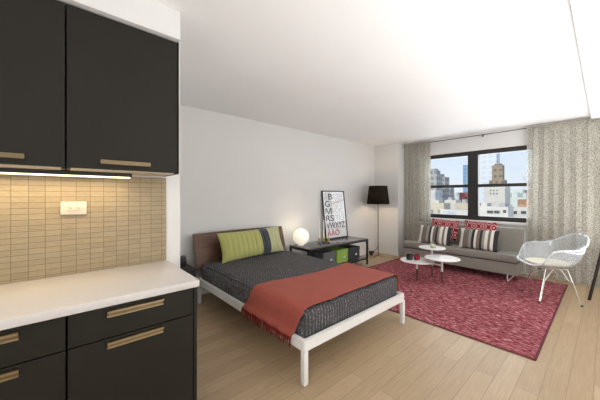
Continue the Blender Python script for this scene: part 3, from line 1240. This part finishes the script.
def shellf(u, v):
    phi = 2 * PI * u
    R = rim(phi)
    if v > .92:
        k = (v - .92) / .08
        n2 = Vector((R.x, R.y, 0)).normalized()
        P = R + n2 * .020 * math.sin(k * PI / 2) + Vector((0, 0, -.016 * (1 - math.cos(k * PI / 2))))
    else:
        tt = v / .92
        rr = math.sin(tt * PI / 2) ** .80
        zz = (1 - math.cos(tt * PI / 2)) ** 1.25
        back = max(0, -math.cos(phi))
        P = Vector((R.x * rr * .98 + R.x * .02 * tt, R.y * rr, .425 + (R.z - .425) * zz))
    return P * SC_


bm = BM()
grid(bm, shellf, 96, 30, True)
bmesh.ops.remove_doubles(bm, verts=bm.verts, dist=.0005)
solid(obj('seat_shell', bm, 'acrylic', ch, angle=80), .006)
bm = BM()
tube(bm, [shellf(k / 96, .995) for k in range(97)], .009, 6, False)
obj('rim_edge', bm, 'acrylic_edge', ch)
ft = [(.225, .228), (.225, -.228), (-.225, .228), (-.225, -.228)]
for fx, fy in ft:
    sx, sy = (1 if fx > 0 else -1), (1 if fy > 0 else -1)
    bm = BM()
    top = Vector((sx * .115, sy * .15, .440))
    foot = Vector((fx, fy, .006))
    inner = Vector((-sx * .02, sy * .09, .435))
    tube(bm, [foot, foot.lerp(top, .8), top], .0048, 8)
    tube(bm, [foot + Vector((-sx * .013, 0, 0)), foot.lerp(top, .62) + Vector((-sx * .02, -sy * .012, 0)), Vector((sx * .04, sy * .155, .438))], .004, 8)
    L = obj('leg', bm, 'chrome', ch)
    obj('foot_glide', lathe(BM(), [(0, 0), (.013, 0), (.012, .022), (0, .024)], (fx - sx * .004, fy, 0), 14), 'black_plastic', L)
bm = BM()
for sy in (1, -1):
    tube(bm, [(.165, sy * .186, .27), (0, sy * .05, .40), (-.165, sy * .186, .27)], .004, 6)
for sx in (1, -1):
    tube(bm, [(sx * .165, .186, .27), (sx * .05, 0, .40), (sx * .165, -.186, .27)], .004, 6)
tube(bm, [(.115, .15, .440), (.115, -.15, .440), (-.115, -.15, .440), (-.115, .15, .440), (.115, .15, .440)], .004, 6)
obj('wire_brace', bm, 'chrome', ch)

bm = BM()
lathe(bm, [(0, 0), (.19, 0), (.217, .008), (.228, .022), (.216, .038), (.17, .047), (0, .050)], n=48)
for v in bm.verts:
    v.co.x *= 1.04
    r = math.hypot(v.co.x, v.co.y)
    v.co.z += .21 * r * r
o = tag(obj('seat_pad', bm, 'cream'), 'round cream seat pad lying in the clear armchair', 'cushion')
o.location = (-.503 + fwd.x * .035, 5.032 + fwd.y * .035, .012 + .430 * SC_ + .006)
o.rotation_euler = (0, 0, math.atan2(fwd.y, fwd.x))

# ------------------------------------------------------------------ curtains and rod
YC = YW - .115
t = thing('curtain_rod', 'thin dark curtain rod under the ceiling above the window', 'curtain rod', (0, YC, 2.625))
obj('rod', tube(BM(), [(-3.23, 0, 0), (XR - .02, 0, 0)], .007, 10), 'black_metal', t)
for x in (-3.1, -1.62, -.05):
    bm = BM()
    tube(bm, [(x, 0, .0), (x, .03, .01), (x, YW - YC, .01)], .005, 8)
    box(bm, x - .012, x + .012, YW - YC - .006, YW - YC, -.02, .03)
    obj('bracket', bm, 'black_metal', t)


def curtain(x0, x1, seed, folds, label, amp):
    t = thing('curtain', label, 'curtain', ((x0 + x1) / 2, YC, 0), 0, 'sheer curtains at the window')
    W = x1 - x0
    n = int(W * 150)

    def f(u, v):
        z = .02 + v * (2.645 - .02)
        env = .6 + .4 * noise.noise(Vector((u * 5 + seed, 0, 0)))
        ph = u * folds * 2 * PI + 1.2 * noise.noise(Vector((u * 6, seed, v * .8)))
        y = amp * (1.0 - .45 * v ** 6) * env * math.sin(ph) + .012 * noise.noise(Vector((u * 20, v * 2, seed)))
        x = -W / 2 + W * u + .010 * math.sin(2 * ph) + .015 * (1 - v) * noise.noise(Vector((u * 4, v * 2, seed + 3)))
        if v > .985:
            y *= .5
        return Vector((x, y - .014 * 0, z))
    bm = BM()
    grid(bm, f, n, 60)
    obj('fabric', bm, 'curtain', t, angle=180)
    bm = BM()
    grid(bm, lambda u, v: f(u, .965 + .035 * v) + Vector((0, -.012, 0)), n, 3)
    obj('heading', bm, 'curtain', t, angle=180)


curtain(-3.215, -2.60, 1, 7, 'speckled grey sheer curtain left of the window', .022)
curtain(-.93, .62, 5, 12, 'wide speckled grey sheer curtain right of the window', .022)

# ------------------------------------------------------------------ dark tripod whose leg cuts the right edge
t = thing('tripod_stand', 'dark wooden tripod leg leaning in at the right edge', 'tripod', (.10, 5.40, 0))
top = Vector((.03, .02, 1.62))
for p in ((-.245, -.01), (.30, -.22), (.28, .26)):
    obj('leg', tube(BM(), [(p[0], p[1], .0), top], [.017, .017], 4), 'dark_wood', t)
obj('head', lathe(BM(), [(0, 1.58), (.04, 1.58), (.04, 1.68), (0, 1.68)], (top.x, top.y, 0), 20), 'black_metal', t)

# ------------------------------------------------------------------ the city outside
CR = (math.cos(math.radians(48.5)), math.sin(math.radians(48.5)))
GZ = -45


def tower(name, Y, x0, x1, ztop, depth, m, label, cat='building', parts=()):
    """x0..x1 metres along the street, face at Y, roof height ztop above our floor"""
    t = thing(name, label, cat, ((x0 + x1) / 2, Y, GZ), 0, 'buildings across the city')
    w2 = (x1 - x0) / 2
    depth *= .4
    obj('facade', box(BM(), -w2, w2, 0, depth, 0, ztop - GZ), m, t, False)
    for pn, a, b, z0, z1, pm in parts:
        obj(pn, box(BM(), a - (x0 + x1) / 2, b - (x0 + x1) / 2, depth * .15, depth * .8 if pn != 'spire' else depth * .15 + b - a, z0 - GZ, z1 - GZ), pm, t, False)
    return t


F = {}
F['grey'] = m_facade('grey_stone_tower', (.42, .40, .37), (.20, .21, .22), 2.6, 3.2)
F['white'] = m_facade('white_slab_block', (.62, .59, .53), (.42, .46, .50), 3.4, 3.4, .45)
F['blue'] = m_facade('blue_glass_tower', (.25, .38, .50), (.16, .28, .42), 4, 4, .2, .4)
F['brown'] = m_facade('brown_brick_tower', (.34, .27, .19), (.17, .13, .10), 3.0, 4.0, .5)
F['pale'] = m_facade('pale_glass_slab', (.72, .74, .76), (.60, .63, .67), 5, 5, .3, .5)
F['beige'] = m_facade('beige_brick_block', (.60, .53, .40), (.24, .22, .2), 1.9, 2.6, .5)
F['red'] = m_facade('red_brick_block', (.40, .10, .08), (.18, .08, .08), 3, 3, .5)
F['orange'] = m_facade('orange_brick_block', (.52, .30, .17), (.34, .2, .12), 2.5, 3, .55)
F['green'] = m_facade('pale_green_block', (.66, .70, .64), (.36, .40, .38), 2.4, 3.4, .5)
F['plain_white'] = simple('white_render', (.62, .585, .52), .8, var=.08, scale=.4)
F['dark_opening'] = simple('dark_opening', (.07, .075, .08), .6, var=.1)
F['roof'] = simple('roof_felt', (.42, .41, .39), .9, var=.1, scale=.5)


def px(x, y, Y):
    """where the sight line of the photograph's point meets the street front at distance Y"""
    k = (x - 300) / 270
    vx, vy = -CR[1] + k * CR[0], CR[0] + k * CR[1]
    Z = Y / vy
    return Z * vx, 1.42 + (196 - y) * Z / 270


def bl(name, Y, pa, pb, ytop, depth, m, label, parts=()):
    xa, za = px(pa, ytop, Y)
    xb, zb = px(pb, ytop, Y)
    ps = []
    for pn, a, b, y0, y1, pm in parts:
        A, z0 = px(a, y1, Y)
        B, z1 = px(b, y0, Y)
        _, z0 = px((a + b) / 2, y1, Y)
        _, z1 = px((a + b) / 2, y0, Y)
        ps.append((pn, A, B, z0, z1, pm))
    return tower(name, Y, xa, xb, px((pa + pb) / 2, ytop, Y)[1], depth, m, label, parts=ps)


bl('apartment_tower', 150, 424, 437, 176, 18, F['grey'], 'grey stepped stone tower at the left of the window view',
   [('setback', 428, 436, 170.5, 176.2, F['grey']), ('penthouse', 430, 434, 168.5, 170.6, F['grey'])])
bl('apartment_block', 165, 436.5, 445, 177, 16, F['grey'], 'grey stone block stepping down beside the stepped tower',
   [('setback', 437, 441, 174, 177.1, F['grey'])])
bl('apartment_block', 190, 444, 450, 187, 18, F['grey'], 'low grey block right of the stepping stone block')
bl('apartment_block', 80, 422, 435.5, 190, 12, F['white'], 'white slab block below the grey stepped tower')
bl('office_tower', 320, 463, 469.5, 165, 25, F['blue'], 'slim blue glass tower beside the window mullion')
bl('apartment_block', 260, 451, 459, 195, 20, F['white'], 'distant pale block between the grey block and the blue tower',
   [('setback', 453, 457, 192.5, 195.1, F['white'])])
bl('brick_building', 170, 459.5, 470, 192.5, 18, F['red'], 'dark red brick block in front of the blue tower')
bl('row_house', 62, 426, 444, 203, 9, F['beige'], 'yellowish beige brick building low in the left sash',
   [('roof_shed', 433, 438, 200.5, 203.1, F['plain_white'])])
bl('row_house', 75, 444.5, 456, 200, 9, F['plain_white'], 'white rendered building low behind the beige brick one',
   [('roof_shed', 447, 451, 197.5, 200.1, F['roof'])])
bl('row_house', 66, 455, 476, 203, 9, F['beige'], 'beige brick building beside the mullion, lower left sash',
   [('water_tank', 461, 465, 199.5, 203.1, F['roof'])])
bl('terrace_building', 45, 440, 476, 210.5, 7, F['white'], 'long white low building along the bottom of the left sash')
bl('office_tower', 300, 477, 496.5, 138, 30, F['pale'], 'tall pale glass slab behind the brown tower')
bl('office_tower', 210, 489, 504, 180, 20, F['brown'], 'brown brick tower with stepped shoulders and a spire',
   [('shaft', 491.3, 502, 165, 180.2, F['brown']), ('crown', 494, 500, 163.5, 165.2, F['brown']), ('spire', 496.2, 496.9, 154, 163.6, F['grey'])])
t = bl('loft_building', 70, 484, 505, 186.5, 12, F['plain_white'], 'white rendered building with six small square windows below the brown tower',
       [('roof_shed', 490, 500, 184.5, 186.6, F['plain_white'])])
xa, _ = px(484, 186, 70)
xb, _ = px(505, 186, 70)
xm = (xa + xb) / 2
for py in (190.3, 193.6):
    for pxx in (490.5, 493.7, 497.0):
        a, z1 = px(pxx - .6, py - .6, 69.95)
        b, z0 = px(pxx + .6, py + .7, 69.95)
        obj('window', box(BM(), a - xm, b - xm, -.06, .1, z0 - GZ, z1 - GZ), F['dark_opening'], t, False)
bl('office_tower', 240, 522.5, 534, 173, 25, F['pale'], 'pale stepped tower at the right edge of the window view',
   [('setback', 525, 532, 168, 173.1, F['pale'])])
bl('roof_sign_building', 120, 519, 532, 190, 15, F['red'], 'reddish block below the pale stepped tower at the right')
bl('mansard_building', 95, 505.5, 526, 193, 14, F['green'], 'pale green stone building with a raised mansard roof',
   [('mansard_roof', 509, 522, 189.5, 193.1, F['green'])])
bl('brick_building', 62, 517.5, 534, 199.5, 10, F['orange'], 'orange brick block in front of the pale green building')
t = bl('terrace_building', 42, 476, 508, 206.5, 8, F['plain_white'], 'low white terrace building along the bottom of the right sash',
       [('roof_shed', 480, 486, 203, 206.6, F['plain_white']), ('roof_shed', 498, 504, 203.5, 206.6, F['roof'])])
xm = (px(476, 206, 42)[0] + px(508, 206, 42)[0]) / 2
for a_, b_, y0_, y1_ in ((487, 493, 210.5, 213.5), (494, 499.5, 210.5, 213.5), (503, 506, 210, 213)):
    a, z1 = px(a_, y0_, 41.95)
    b, z0 = px(b_, y1_, 41.95)
    obj('window', box(BM(), a - xm, b - xm, -.05, .1, z0 - GZ, z1 - GZ), F['dark_opening'], t, False)
t = bl('terrace_building', 48, 506, 536, 207.5, 8, F['plain_white'], 'white terrace building below the orange brick block')
xm = (px(506, 206, 48)[0] + px(536, 206, 48)[0]) / 2
for a_, b_, y0_, y1_ in ((511, 517, 211, 214), (521, 526, 211, 214)):
    a, z1 = px(a_, y0_, 47.95)
    b, z0 = px(b_, y1_, 47.95)
    obj('window', box(BM(), a - xm, b - xm, -.05, .1, z0 - GZ, z1 - GZ), F['dark_opening'], t, False)
gr = obj('ground_outside', box(BM(), -500, 300, YW + 10, 700, GZ - 1, GZ), F['roof'], None, False)
gr['kind'] = 'structure'
